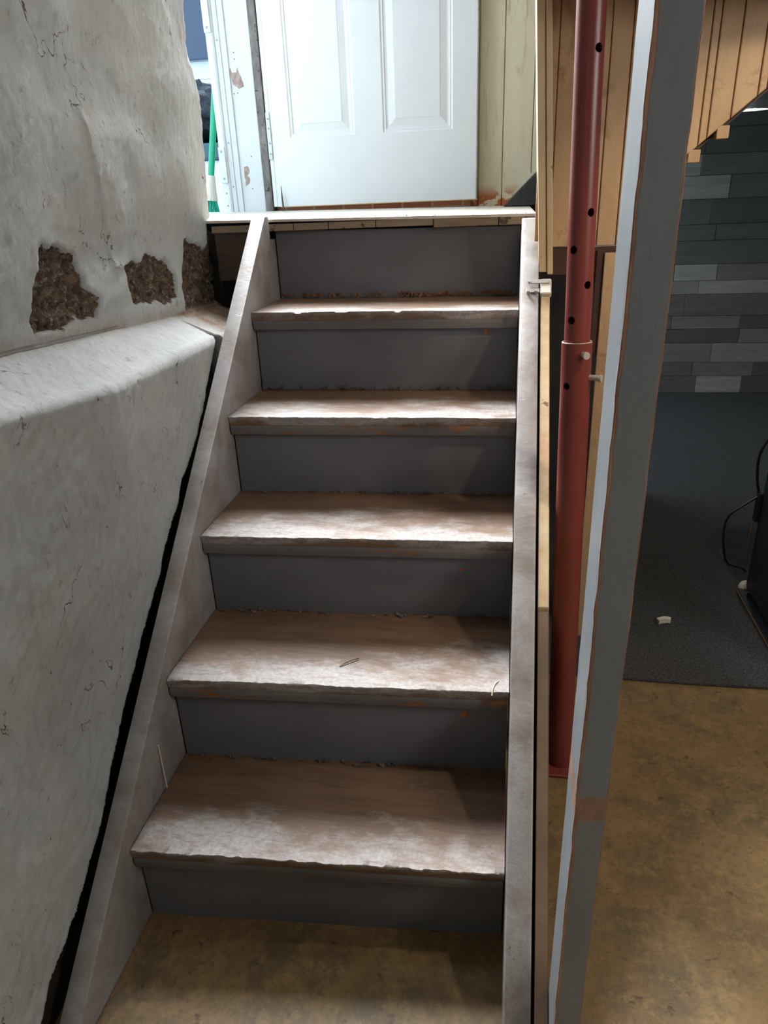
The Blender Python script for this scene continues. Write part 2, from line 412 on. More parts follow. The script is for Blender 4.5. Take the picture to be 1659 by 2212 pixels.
# ------------------------------------------------------------------ stair numbers (metres)
YS = {1: 0.0, 2: 0.2384, 3: 0.4937, 4: 0.7422, 5: 0.9866, 6: 1.228}
ZS = {0: 0.0, 1: 0.2001, 2: 0.4166, 3: 0.6231, 4: 0.8288, 5: 1.0426, 6: 1.262}
SK, TL, WD = 0.049, -0.0105, 0.70
def ny(k, x): return YS[k]+SK*x/WD
def nz(k, x): return ZS[k]+(TL*x/WD if k else 0)
def slope(y): return 0.245+0.865*y

# ------------------------------------------------------------------ structure: left foundation wall
def build_wall_left():
    NYC = 620
    yb, ye = -1.0, 1.268
    ys = np.linspace(yb, ye, NYC)
    ze = np.interp(ys, [-1, 0.04, 0.37, 0.9, 1.3], [1.07, 1.044, 1.008, 1.004, 0.985])     # ledge front edge height
    zb = np.interp(ys, [-1, 0.25, 0.99, 1.3], [1.14, 1.083, 1.042, 1.03])                   # ledge back height
    xf = -0.058+np.interp(ys, [-1, 0, 0.9, 1.3], [0.0, 0.0, 0.0, -0.02])
    xb = -0.185
    nl, nr_, ng, nc, nu = 250, 9, 34, 5, 290
    X = []; Z = []; NX = []; NZ = []
    zero = np.zeros(NYC)
    R = 0.022
    for t in np.linspace(0, 1, nl): X.append(xf); Z.append(-0.03+(ze-R+0.03)*t); NX.append(zero+1); NZ.append(zero)
    for t in np.linspace(0, 1, nr_+2)[1:-1]:
        a = t*math.pi/2*0.9; X.append(xf-R+R*math.cos(a)); Z.append(ze-R+R*math.sin(a)); NX.append(zero+math.cos(a)); NZ.append(zero+math.sin(a))
    for t in np.linspace(0, 1, ng): X.append((xf-R)*(1-t)+xb*t); Z.append(ze*(1-t)+zb*t); NX.append(zero+0.2); NZ.append(zero+0.98)
    for t in np.linspace(0, 1, nc+2)[1:-1]: X.append(zero+xb); Z.append(zb+t*0.008); NX.append(zero+0.8); NZ.append(zero+0.6)
    for t in np.linspace(0, 1, nu): X.append(zero+xb); Z.append(zb+0.008+(2.15-zb-0.008)*t); NX.append(zero+1); NZ.append(zero)
    X = np.array(X); Z = np.array(Z); NX = np.array(NX); NZ = np.array(NZ)
    NS = X.shape[0]
    Y = np.tile(ys, (NS, 1))
    s = np.zeros((NS, NYC)); s[1:] = np.cumsum(np.hypot(np.diff(X, axis=0), np.diff(Z, axis=0)), axis=0)
    v1, v2, v3, v4 = VN(1), VN(2), VN(3), VN(4)
    D = 0.016*v1.fbm(Y*4, s*4, 2)+0.0035*v2.fbm(Y*11, s*9, 2)+0.0019*v3.fbm((Y+s)*24, (s-Y)*60, 3)
    upper = np.arange(NS)[:, None] >= nl+nr_+ng+nc
    upper = np.broadcast_to(upper, X.shape)
    ledge = (np.arange(NS)[:, None] >= nl+2) & (np.arange(NS)[:, None] < nl+nr_+ng+nc); ledge = np.broadcast_to(ledge, X.shape)
    # stone-course bulges on the upper wall (rubble stones under the paint)
    for (cy, cz, ry, rz, h) in ((0.25, 1.45, 0.22, 0.16, 0.014), (0.75, 1.38, 0.2, 0.13, 0.012), (1.1, 1.5, 0.14, 0.2, 0.012), (0.5, 1.75, 0.25, 0.14, 0.014), (0.95, 1.8, 0.2, 0.14, 0.012), (0.62, 1.16, 0.1, 0.05, 0.01), (0.0, 1.25, 0.2, 0.12, 0.012)):
        q = ((Y-cy)/ry)**2+((Z-cz)/rz)**2
        D = D+np.where(upper, h*np.exp(-q**2), 0)
    ny_, nz_ = 0.014*v2.fbm(Y*28, s*28, 3), 0.014*v4.fbm(Y*28, s*28, 3)
    bare = np.zeros(X.shape)
    P1 = [(0.403, 1.245), (0.43, 1.249), (0.511, 1.235), (0.524, 1.216), (0.528, 1.166), (0.568, 1.129), (0.556, 1.107), (0.472, 1.112), (0.46, 1.103), (0.365, 1.100), (0.337, 1.103), (0.334, 1.133), (0.348, 1.151), (0.345, 1.16), (0.372, 1.193), (0.395, 1.219)]
    P2 = [(0.715, 1.195), (0.77, 1.195), (0.802, 1.182), (0.834, 1.207), (0.88, 1.196), (0.939, 1.174), (0.981, 1.136), (0.971, 1.09), (0.918, 1.08), (0.831, 1.097), (0.78, 1.094), (0.731, 1.109), (0.719, 1.149)]
    P3 = [(1.05, 1.223), (1.119, 1.219), (1.163, 1.204), (1.192, 1.189), (1.222, 1.211), (1.245, 1.26), (1.40, 1.27), (1.40, 1.0), (1.0, 1.05), (1.01, 1.111), (1.017, 1.126)]
    for Pq in (P1, P2, P3): bare[inpoly(Y+ny_, Z+nz_, Pq) & upper] = 1
    k = np.array([1, 2, 1])/4
    bs = bare.copy()
    for _ in range(1):
        bs = (np.roll(bs, 1, 0)+2*bs+np.roll(bs, -1, 0))/4; bs = (np.roll(bs, 1, 1)+2*bs+np.roll(bs, -1, 1))/4
    D = D-0.018*bs+bare*(0.018*v3.fbm(Y*70, s*45, 3)+0.009*v1.fbm(Y*140, s*110, 2))
    D = D+np.where(upper & (Y > 0.645+0.004*v2.fbm(Z*40, Y*0, 2)+0.05*(1.3-Z)) & (Z > 1.19) & (Z < 1.50), 0.006*np.clip((1.50-Z)/0.05, 0, 1)*np.clip((0.95-Y)/0.2, 0, 1), 0)
    # small paint pits and flakes
    pit = np.clip((v4.fbm(Y*90, s*60, 2)-0.60)/0.06, 0, 1)*(1-bs)
    D = D-0.004*pit
    # ragged paint edge above the stair, then an open gap behind the stringer
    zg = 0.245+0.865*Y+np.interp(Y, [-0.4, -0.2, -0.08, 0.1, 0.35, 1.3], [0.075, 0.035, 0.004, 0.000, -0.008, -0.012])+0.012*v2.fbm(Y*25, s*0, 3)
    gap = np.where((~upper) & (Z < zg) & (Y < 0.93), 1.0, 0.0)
    # keep the painted face just proud of the gap
    X = X+NX*D; Z = Z+NZ*D
    low = (~upper) & (~ledge)
    X = np.where(low & (gap < 0.5), np.minimum(X, -0.047), X)
    X = X-np.interp(Y, [-0.25, -0.08, 0.05], [0.012, 0.03, 0.05])*gap+gap*0.008*v1.fbm(Y*30, s*30, 2)
    # ragged end at the landing
    endw = np.clip((Y-1.20)/(ye-1.20), 0, 1)
    Y2 = Y+endw*0.030*v1.fbm(s*9, s*0+3, 4)+endw*np.where(Z < 1.27, -0.006, 0)
    dirt = np.clip((Y-0.90)/0.12, 0, 1)*ledge+0.5*np.clip(1-np.abs(s-s[nl+nr_+ng+nc])/0.03, 0, 1)
    verts = np.stack([X, Y2, Z], -1)
    # end cap: three further columns turning back into the wall
    caps = []
    for dx, dy in ((-0.05, 0.006), (-0.2, 0.01), (-0.6, 0.01)):
        cpt = verts[:, -1].copy(); cpt[:, 0] += dx; cpt[:, 1] += dy; caps.append(cpt)
    verts = np.concatenate([verts, np.stack(caps, 1)], 1)
    def ext(a): return np.concatenate([a, np.repeat(a[:, -1:], 3, 1)], 1)
    bare, dirt, gap = ext(bs), ext(dirt), ext(gap)
    nyc = NYC+3
    idx = np.arange(NS*nyc).reshape(NS, nyc)
    q = np.stack([idx[:-1, :-1], idx[:-1, 1:], idx[1:, 1:], idx[1:, :-1]], -1).reshape(-1, 4)
    base = np.array([-0.1, 0.2, 0.0])
    me = bpy.data.meshes.new('wall_left')
    me.from_pydata((verts.reshape(-1, 3)-base).tolist(), [], q.tolist())
    for nm, arr in (('bare', bare), ('dirt', dirt), ('gap', gap)):
        at = me.attributes.new(nm, 'FLOAT', 'POINT'); at.data.foreach_set('value', arr.reshape(-1).astype(np.float32))
    for p in me.polygons: p.use_smooth = True
    me.materials.append(MAT['stone'])
    o = bpy.data.objects.new('wall_left', me); o.location = base; COL.objects.link(o)
    return tag(o, 'painted rubble stone foundation wall with ledge and three peeled bare patches', 'wall', 'structure')
build_wall_left()

def struct(name, bm, mat, label, cat, **k):
    return tag(link_mesh(name, bm, mat, **k), label, cat, 'structure')

struct('floor', box_bm((-0.7, -3.6, -0.12), (3.7, 4.4, 0.0)), MAT['floor'], 'worn brown painted concrete basement floor', 'floor', base=(0, 0, 0))
# landing: thin covering over subfloor boards
LYl, LYr = 1.218, 1.281
def ly(x): return 1.228+SK*x/WD+0.0
def lzt(x): return 1.2630-0.0105*(x)/0.7
bm = bmesh.new()
N = 90; xs = np.linspace(-0.95, 0.742, N); vn = VN(21)
for (dz0, dz1, doff, amp) in ((-0.007, 0.0, 0.0, 0.003),):
    top = []; bot = []
    for i, x in enumerate(xs):
        yy = ly(x)+doff+amp*float(vn.fbm(np.array(x*25), np.array(0.5), 3))
        if x < -0.2: yy = 1.29
        top.append(bm.verts.new((x, yy, lzt(x)+dz1))); bot.append(bm.verts.new((x, yy+0.002, lzt(x)+dz0)))
    bk = [bm.verts.new((x, 2.46, lzt(x)-0.002)) for x in xs]; bb = [bm.verts.new((x, 2.46, lzt(x)-0.009)) for x in xs]
    for i in range(N-1):
        bm.faces.new((top[i], top[i+1], bk[i+1], bk[i])); bm.faces.new((bot[i], bot[i+1], top[i+1], top[i])); bm.faces.new((bb[i], bb[i+1], bot[i+1], bot[i])); bm.faces.new((bk[i], bk[i+1], bb[i+1], bb[i]))
    for i in (0, -1): bm.faces.new((top[i], bk[i], bb[i], bot[i]))
land = struct('floor_landing', bm, MAT['landing'], 'white sheet floor of the landing at the top of the stairs', 'floor')
bm = bmesh.new()   # subfloor boards under it, one timber edge split by joints
cuts = [-0.175, 0.065, 0.165, 0.30, 0.46, 0.64, 0.742]
for i, (a, b_) in enumerate(zip(cuts, cuts[1:])):
    x0, x1 = a+0.001, b_-0.001
    off = random.uniform(-0.002, 0.002)
    t = prism_bm([(x0, ly(x0)+0.004+off), (x1, ly(x1)+0.004+off), (x1, 2.44), (x0, 2.44)], 'z', 1.2315-0.006*(a > .4), 1.2500)
    bmesh.ops.bevel(t, geom=t.edges[:], offset=0.0012, segments=1, affect='EDGES')
    merge(bm, t)
struct('floor_boards', bm, MAT['subfloor'], 'raw brown subfloor board edges under the landing sheet', 'floor')
struct('trim_1', prism_bm([(-0.17, ly(-0.17)+0.012), (0.003-0.045, ly(-0.04)+0.012), (0.003-0.045, ly(-0.04)+0.035), (-0.17, ly(-0.17)+0.035)], 'z', 1.10, 1.236), MAT['dark_wood'], 'dark board closing the gap between foundation wall and left stair side', 'board')
struct('wall_foundation_end', box_bm((-0.8, 1.29, 0), (-0.19, 2.46, 1.235)), MAT['dark_stone'], 'dark foundation under the outside doorway', 'wall')
struct('wall_under_landing', box_bm((-0.2, 2.30, 0), (1.24, 2.36, 1.235)), MAT['dark_stone'], 'dark foundation wall far under the landing', 'wall')
# landing back wall: pale boards with grooves
bm = bmesh.new()
edges = [-0.50, -0.2, 0.2, 0.43, 0.5295, 0.6285, 0.7475, 0.85, 0.95, 1.05, 1.15, 1.25, 1.35, 1.45, 1.55, 3.4]
merge(bm, prism_bm([(-0.50, 1.22), (1.10, 1.22), (1.10, 1.38), (2.4, 2.46), (3.4, 2.46), (3.4, 3.7), (-0.50, 3.7)], 'y', 2.472, 2.52))
for a, b_ in zip(edges, edges[1:]):
    zl = 1.235 if a < 1.05 else min(2.44, 1.40+0.832*(b_-1.10))
    add_box(bm, (a+0.0018, 2.46, zl), (b_-0.0018, 2.478, 3.7), 0.0015, 1)
struct('wall_back', bm, MAT['pale_panel'], 'pale cream board paneling behind the white door on the landing', 'wall')
struct('trim_2', box_bm((-0.345, 2.445, 1.255), (0.500, 2.4595, 1.306), 0.002), MAT['tile'], 'strip of orange terracotta tile below the white door', 'trim')

# front paneled wall to the right of the stairs, bottom cut along the upper stairs
def zbot(x):
    if x < 1.062: return 1.175
    if x < 1.089: return 1.358
    return 1.378+0.832*(x-1.089)
bm = bmesh.new()
xe = [0.772]
k = 0
while xe[-1] < 2.0:
    xe.append(xe[-1]+(0.047, 0.052, 0.018)[k % 3]); k += 1
for a, b_ in zip(xe, xe[1:]):
    segs = [a+0.0012, b_-0.0012]
    if a < 1.062 < b_: segs = [a+0.0012, 1.0619, 1.0621, b_-0.0012]
    poly = [(x, zbot(x)) for x in segs]+[(segs[-1], 2.3), (segs[0], 2.3)]
    t = prism_bm(poly, 'y', 1.12, 1.135)
    bmesh.ops.bevel(t, geom=[e for e in t.edges if abs(e.verts[0].co.y-1.12) < 1e-5 and abs(e.verts[1].co.y-1.12) < 1e-5], offset=0.0018, segments=1, affect='EDGES')
    merge(bm, t)
add_box(bm, (0.735, 1.120, 1.19), (0.7715, 1.135, 2.3), 0.001, 1)
add_box(bm, (0.772, 1.130, 1.19), (1.06, 1.15, 2.3))
merge(bm, prism_bm([(1.06, 1.365), (1.089, 1.385), (1.9, 1.385+0.832*0.811), (2.4, 2.28), (2.4, 2.3), (1.06, 2.3)], 'y', 1.130, 1.15))
struct('wall_right', bm, MAT['panel'], 'cream tongue and groove paneling right of the stairs, cut on a slope at its bottom', 'wall')
# underside of the upper stairs behind that paneling
bm = prism_bm([(1.10, 1.375), (2.10, 1.375+0.832*1.0), (2.10, 1.395+0.832*1.0), (1.10, 1.395)], 'y', 1.15, 2.44)
struct('ceiling_stair_soffit', bm, MAT['dark_wood'], 'dark sloping underside of the upper stairs', 'ceiling')
struct('beam', box_bm((0.9, 0.84, 1.70), (3.6, 0.93, 2.12), 0.003), MAT['joist'], 'timber beam under the basement ceiling', 'beam')
# rim board and cream board below
struct('trim_3', box_bm((0.772, 1.125, 1.105), (1.06, 1.165, 1.172), 0.002), MAT['brown_board'], 'dark red-brown timber rim board under the cream paneling', 'board')
bm = bmesh.new()
add_box(bm, (0.912, 1.11, 0.0), (1.075, 1.13, 1.158), 0.002)
struct('wall_stud_cladding', bm, MAT['panel'], 'plain cream board between the red post and the grey post', 'board')
struct('gap_strip', box_bm((0.893, 1.118, 0.9), (0.9105, 1.16, 1.165), 0.002), MAT['brown_board'], 'narrow dark brown strip put in for the dark gap beside the red post', 'board')  # dark strip added where a dark gap runs left of the cream board
# corner trim, leaning slightly like in the house
bm = bmesh.new()
def lean(t):
    for v in t.verts: v.co.x += (1.147-v.co.z)*-0.0 + (v.co.z-1.147)*-0.0555
    return t
t = box_bm((0.747, 1.085, 1.118), (0.7665, 1.20, 2.3), 0.002); merge(bm, lean(t))
t = box_bm((0.7675, 1.080, 1.112), (0.782, 1.20, 2.3), 0.003); merge(bm, lean(t))
struct('trim_5', bm, MAT['trim'], 'worn cream corner trim at the top right of the stairs', 'trim')
# rest of the shell (upper storey walls, basement ceiling, far walls)
bm = bmesh.new()
add_box(bm, (0.80, -3.6, 2.12), (3.7, 1.115, 2.3)); add_box(bm, (-0.8, -3.6, 2.15), (0.80, -0.5, 2.3)); add_box(bm, (2.0, 1.16, 2.20), (3.7, 2.46, 2.30)); add_box(bm, (0.5, 2.53, 2.0), (3.7, 4.4, 2.2))
struct('ceiling', bm, MAT['joist'], 'brown basement ceiling boards', 'ceiling')
struct('ceiling_upper', box_bm((-0.57, -0.6, 3.7), (3.7, 2.6, 3.8)), MAT['plaster'], 'plaster ceiling over the stairwell', 'ceiling')
bm = bmesh.new()
add_box(bm, (-0.57, -0.6, 2.16), (-0.19, 1.26, 3.7)); add_box(bm, (-0.57, 1.275, 1.2), (-0.34, 1.54, 3.7)); add_box(bm, (-0.57, 1.54, 3.29), (-0.34, 2.47, 3.7))
struct('wall_left_upper', bm, MAT['plaster'], 'white plaster wall of the stairwell around the outside doorway', 'wall')
struct('wall_stairwell_right', box_bm((0.80, -0.6, 2.3), (0.9, 1.13, 3.7)), MAT['plaster'], 'white plaster wall right of the stairwell above', 'wall')
struct('wall_stairwell_front', box_bm((-0.8, -0.7, 2.3), (0.9, -0.6, 3.7)), MAT['plaster'], 'white plaster wall above the basement opening', 'wall')
struct('wall_upper_stairs', box_bm((0.9, 1.1, 2.41), (3.4, 1.15, 3.7)), MAT['plaster'], 'plaster wall beside the upper stairs', 'wall')
struct('wall_upper_end', box_bm((3.4, 1.1, 2.4), (3.5, 2.6, 3.7)), MAT['plaster'], 'plaster wall at the far end of the upper stairs', 'wall')
struct('wall_front', box_bm((-0.8, -3.7, 0), (3.7, -3.6, 2.15)), MAT['plaster'], 'plaster basement wall behind the viewer', 'wall')
struct('wall_fill_block', box_bm((1.97, 1.12, 0), (3.7, 1.16, 2.12)), MAT['plaster'], 'added plaster wall, out of view, keeping fill light off the far room', 'wall')  # unseen wall added to block the fill from the far planks
struct('wall_side', box_bm((3.7, -3.7, 0), (3.8, 4.4, 2.3)), MAT['plaster'], 'plaster basement side wall', 'wall')
struct('wall_left_near', box_bm((-0.8, -3.6, 0), (-0.12, -0.99, 2.16)), MAT['plaster'], 'plaster basement wall left of the viewer', 'wall')

# grey plank wall, real planks in one wall
pxr = [2300, 2020, 1880, 1765, 1605, 1490, 1385, 1215, 1110, 985, 810, 690, 510, 345, 200]
zr = [0.0]+[(850-(300+p/3.69))*0.00294 for p in pxr[1:]]
z = zr[-1]
while z < 2.05: z += 0.14; zr.append(z)
planks = bmesh.new(); tones = []
zr[0] = 0
lay = planks.faces.layers.int.new('t')
R2 = random.Random(5)
rows = {0: [(1.2, 0.5), (2.18, 0.55), (2.55, 0.35)], 1: [(1.97, .3), (2.6, .55)], 2: [(1.88, .5), (3, .3)], 4: [(2.15, .75), (3, .4)], 5: [(2.35, .4), (2.9, .6)], 6: [(2.35, .3), (3.0, .7)]}
for i, (z0, z1) in enumerate(zip(zr, zr[1:])):
    x = 0.3
    while x < 3.7:
        x1 = min(3.7, x+R2.uniform(0.25, 0.75)); tone = R2.choice((0.22, 0.3, 0.42, 0.55, 0.75))
        if x1 > 3.45: x1 = 3.7
        n0 = len(planks.faces)
        dy = R2.uniform(0, 0.004)
        add_box(planks, (x+0.001, 4.15-dy, z0+0.001), (x1-0.001, 4.17, z1-0.001), 0.0015, 1)
        tones += [tone]*(len(planks.faces)-n0); x = x1
add_box(planks, (0.3, 4.168, 0), (3.7, 4.25, 2.1)); tones += [0.2]*(len(planks.faces)-len(tones))
o = struct('wall_far', planks, MAT['planks'], 'far basement wall of weathered grey planks in mixed tones', 'wall')
ca = o.data.color_attributes.new('tone', 'FLOAT_COLOR', 'CORNER')
arr = np.zeros((len(o.data.loops), 4), np.float32)
for p, t in zip(o.data.polygons, tones):
    c_ = 0.56*t
    arr[p.loop_start:p.loop_start+p.loop_total] = (c_*1.06, c_*1.0, c_*0.93, 1)
ca.data.foreach_set('color', arr.reshape(-1))

# ------------------------------------------------------------------ staircase
stair = thing('staircase', 'grey painted wooden basement stairs with worn brown treads', 'stairs', (0.35, 0.1, 0.0))
def stringer(x0, x1, off, ytop, ztop):
    lo = lambda y: slope(y-off)-0.32
    y0 = (0-0.245)/0.865+off
    poly = [(y0, 0.0), (ytop, ztop), (ytop+0.03, ztop), (ytop+0.03, 1.210), (ytop+0.085, 1.210), (ytop+0.085, lo(ytop+0.085)), ((0.32-0.245)/0.865+off, 0.0)]
    return prism_bm(poly, 'x', x0, x1, 0.004, 2)
o = link_mesh('stringer', stringer(-0.041, -0.0005, 0.0, 1.190, slope(1.190)-0.002), MAT['stringer'], stair, autosmooth=40)
o = link_mesh('stringer', stringer(0.7025, 0.748, 0.049, 1.205, slope(1.205-0.049)-0.002), MAT['stringer'], stair, autosmooth=40)
OV = {1: 0.010, 2: 0.010, 3: 0.012, 4: 0.020, 5: 0.022, 6: 0.030}
def tread(k):
    bm = bmesh.new(); lay = bm.verts.layers.float.new('front_pale')
    N = 260; x0, x1 = 0.001, 0.7005; vn = VN(30+k)
    T = 0.022
    prof_rows = []
    yb = lambda x: ny(k+1, x)+OV[k+1]+0.012
    rows = []
    fr = np.linspace(0, 1, 13)
    for i in range(N+1):
        x = x0+(x1-x0)*i/N; f = ny(k, x); z = nz(k, x)
        rag = 0.0040*float(vn.fbm(np.array(x*42), np.array(0.3), 5, 0.65))
        chip = max(0, float(vn.fbm(np.array(x*16), np.array(5.3), 5, 0.65))-0.20)*0.022
        sag = 0.0025*float(vn.fbm(np.array(x*5), np.array(9.7), 2))
        col = []
        col.append(((x, f+0.004, z-T), 0.6)); col.append(((x, f+0.002, z-T*0.5+sag), 0.8))
        col.append(((x, f+0.0015, z-0.0045+sag), 1.0)); col.append(((x, f+rag+chip*0.5, z-0.0022+sag), 1.0))
        col.append(((x, f+0.001+rag+chip, z+sag*0.6), 1.0))
        for t in fr[1:]:
            yy = f+0.003+rag*0+(yb(x)-f-0.003)*t+0
            yy = max(yy, f+0.001+rag+chip+0.002*t)
            col.append(((x, yy, z+0.0008*float(vn.fbm(np.array(x*14), np.array(t*9), 3))), 1-t))
        rows.append([(bm.verts.new(p), wv) for p, wv in col])
        for v, wv in rows[-1]: v[lay] = wv
    for a, b_ in zip(rows, rows[1:]):
        for j in range(len(a)-1): bm.faces.new((a[j][0], b_[j][0], b_[j+1][0], a[j+1][0]))
        # underside
    back = []
    for i in range(N+1):
        x = x0+(x1-x0)*i/N
        back.append(bm.verts.new((x, yb(x), nz(k, x)-T)))
    for i in range(N):
        bm.faces.new((rows[i][0][0], back[i], back[i+1], rows[i+1][0][0])); bm.faces.new((rows[i][-1][0], rows[i+1][-1][0], back[i+1], back[i]))
    bm.faces.new([r_[0] for r_ in rows[0]]+[back[0]]); bm.faces.new([r_[0] for r_ in rows[-1]][::-1]+[back[-1]])
    o = link_mesh('tread', bm, MAT['tread'], stair, autosmooth=50)
    # moulded nosing strip under the tread's front edge
    nb = bmesh.new(); vn2 = VN(50+k)
    prof = [(0.0035, -0.0222), (0.0015, -0.027), (0.0018, -0.034), (0.004, -0.0455), (0.008, -0.0475), (0.020, -0.0475), (0.020, -0.0222)]
    rr = []
    M_ = 60
    for i in range(M_+1):
        x = x0+0.002+(x1-x0-0.004)*i/M_
        rr.append([nb.verts.new((x, ny(k, x)+a+0.001*float(vn2.fbm(np.array(x*20), np.array(a*90), 2)), nz(k, x)+b_)) for a, b_ in prof])
    for a, b_ in zip(rr, rr[1:]):
        n = len(prof)
        for j in range(n): nb.faces.new((a[j], a[(j+1) % n], b_[(j+1) % n], b_[j]))
    nb.faces.new(rr[0]); nb.faces.new(rr[-1][::-1])
    link_mesh('nosing', nb, MAT['nosing'] if k in (2, 3, 4) else MAT['nosing_clean'], o, autosmooth=35)
    return o
for k in (5, 4, 3, 2, 1): tread(k)
for k in range(1, 7):
    x0, x1 = 0.004, 0.699
    top = (lambda x: nz(k, x)-0.0225) if k < 6 else (lambda x: lzt(x)-0.032)
    bm = bmesh.new(); N = 24; A = []
    for i in range(N+1):
        x = x0+(x1-x0)*i/N; y = ny(k, x)+OV[k]+(0.0205 if 0 else 0)
        y = ny(k, x)+max(OV[k], 0.0215) if k < 6 else ny(k, x)+OV[k]
        zl = nz(k-1, x)+(0.0006 if k > 1 else 0.0)
        A.append([bm.verts.new(p) for p in ((x, y, zl), (x, y, top(x)), (x, y+0.012, top(x)), (x, y+0.012, zl))])
    for a, b_ in zip(A, A[1:]):
        for j in range(4): bm.faces.new((a[j], a[(j+1) % 4], b_[(j+1) % 4], b_[j]))
    bm.faces.new(A[0]); bm.faces.new(A[-1][::-1])
    ro = link_mesh('riser', bm, MAT['riser'], stair)
    for (sx, sz, r_) in {5: [(0.619, 0.975, 0.008)], 3: [(0.589, 0.533, 0.006)], 2: [(0.612, 0.333, 0.012)]}.get(k, []):
        yy = ny(k, sx)+0.0215; R_ = random.Random(k)
        pl = [(sx+r_*math.cos(q_)*R_.uniform(0.45, 1.0)*0.8, sz+r_*math.sin(q_)*R_.uniform(0.5, 1.2)) for q_ in np.linspace(0, 6.0, 13)]
        tag(link_mesh('bare_spot', prism_bm(pl, 'y', yy-0.0008, yy+0.002), MAT['bare_spot'], ro), 'orange bare wood spot')

# sloped cladding boards on the stair's right side
def clad(name, ya, yb_, mat, label, dz=0.0):
    h = 0.26
    f = lambda y: slope(y-0.05)-0.008+dz
    poly = [(ya, max(0.001, f(ya))), (yb_, f(yb_)), (yb_, f(yb_)-h), (ya, max(0.0, f(ya)-h))]
    if f(ya)-h < 0:
        yz = (h+0.008-dz-0.245)/0.865+0.05
        poly = [(ya, max(0.001, f(ya))), (yb_, f(yb_)), (yb_, f(yb_)-h), (yz, 0.0), (ya, 0.0)]
    return tag(link_mesh(name, prism_bm(poly, 'x', 0.7535, 0.7755, 0.0015, 1), mat), label, 'board')
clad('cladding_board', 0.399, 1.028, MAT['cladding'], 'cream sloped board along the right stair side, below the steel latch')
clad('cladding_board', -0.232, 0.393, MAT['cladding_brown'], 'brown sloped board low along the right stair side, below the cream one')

# steel latch on the stair side
la = thing('latch', 'small steel hasp latch across the right stair side and cream board', 'latch', (0.745, 1.03, slope(0.98)))
sl = math.atan(0.865)
nrmv = Vector((0, -math.sin(sl), math.cos(sl))); tan = Vector((0, math.cos(sl), math.sin(sl)))
def on_slope(x, y, h): # point above the stringer top
    return Vector((x, y, slope(y-0.049)))+nrmv*h
def slope_box(x0, x1, ya, yb_, h0, h1, bev=0.0008):
    t = box_bm((x0, 0, 0), (x1, (yb_-ya)/math.cos(sl), h1-h0), bev, 1)
    o0 = on_slope(0, ya, h0)
    for v in t.verts: v.co = Vector((v.co.x, 0, 0))+Vector((0, o0.y, o0.z))+tan*v.co.y+nrmv*v.co.z
    return t
bm = slope_box(0.752, 0.779, 1.005, 1.042, -0.012, 0.006, 0.003)
link_mesh('keeper_block', bm, MAT['white_plastic'], la)
bm = slope_box(0.721, 0.774, 1.028, 1.038, 0.006, 0.009)
cyl(bm, on_slope(0.724, 1.033, 0.004), nrmv, 0.0045, 0.007, 12)
link_mesh('hasp_arm', bm, MAT['latch'], la)
bm = slope_box(0.717, 0.750, 1.010, 1.020, 0.0, 0.003)
link_mesh('plate', bm, MAT['latch'], la)
for x in (0.722, 0.741):
    link_mesh('staple_pin', cyl_bm(on_slope(x, 1.009, 0.0), nrmv, 0.0038, 0.012, 12), MAT['latch'], la)

# ------------------------------------------------------------------ grey stud post in front
bm = bmesh.new()
PX0, PX1, PY0, PY1 = 0.7795, 0.8175, -0.19, -0.098
t = bmesh.new(); lay = t.verts.layers.float.new('edge')
# cross-section loop with dense columns near the worn arrises
def side(a, b_): return [a+(b_-a)*q for q in (0, 0.02, 0.05, 0.1, 0.2, 0.5, 0.8, 0.9, 0.95, 0.98)]
loop = [(x, PY0) for x in side(PX0, PX1)]+[(PX1, y) for y in side(PY0, PY1)]+[(x, PY1) for x in side(PX1, PX0)]+[(PX0, y) for y in side(PY1, PY0)]
corner = [(PX0, PY0), (PX1, PY0)]
zs = np.linspace(0, 2.12, 160); vn = VN(77); rows = []
for zi, zv in enumerate(zs):
    row = []
    for (x, y) in loop:
        d_ = min(math.hypot(x-cx, y-cy)*(1.0 if i == 0 else 1.7) for i, (cx, cy) in enumerate(corner))
        e_ = max(0.0, 1-d_/0.010)
        wob = 0.0016*float(vn.fbm(np.array(zv*30), np.array(x*60+y*40), 3))*(1 if e_ > 0.3 else 0.3)
        # round the arris
        cx, cy = min(corner, key=lambda c_: math.hypot(x-c_[0], y-c_[1]))
        px, py = x, y
        if math.hypot(x-cx, y-cy) < 1e-6: px += (0.0012 if cx == PX0 else -0.0012); py += 0.0012
        v = t.verts.new((px+wob+(zv-0.9)*0.0040, py+abs(wob)*0.5, zv)); v[lay] = e_; row.append(v)
    rows.append(row)
for a, b_ in zip(rows, rows[1:]):
    n = len(loop)
    for j in range(n): t.faces.new((a[j], a[(j+1) % n], b_[(j+1) % n], b_[j]))
t.faces.new(rows[0][::-1]); t.faces.new(rows[-1])
tag(link_mesh('stud_post', t, MAT['post'], base=(0.80, -0.15, 0), autosmooth=40), 'grey painted timber stud with worn brown edge in front of the stairs', 'post')

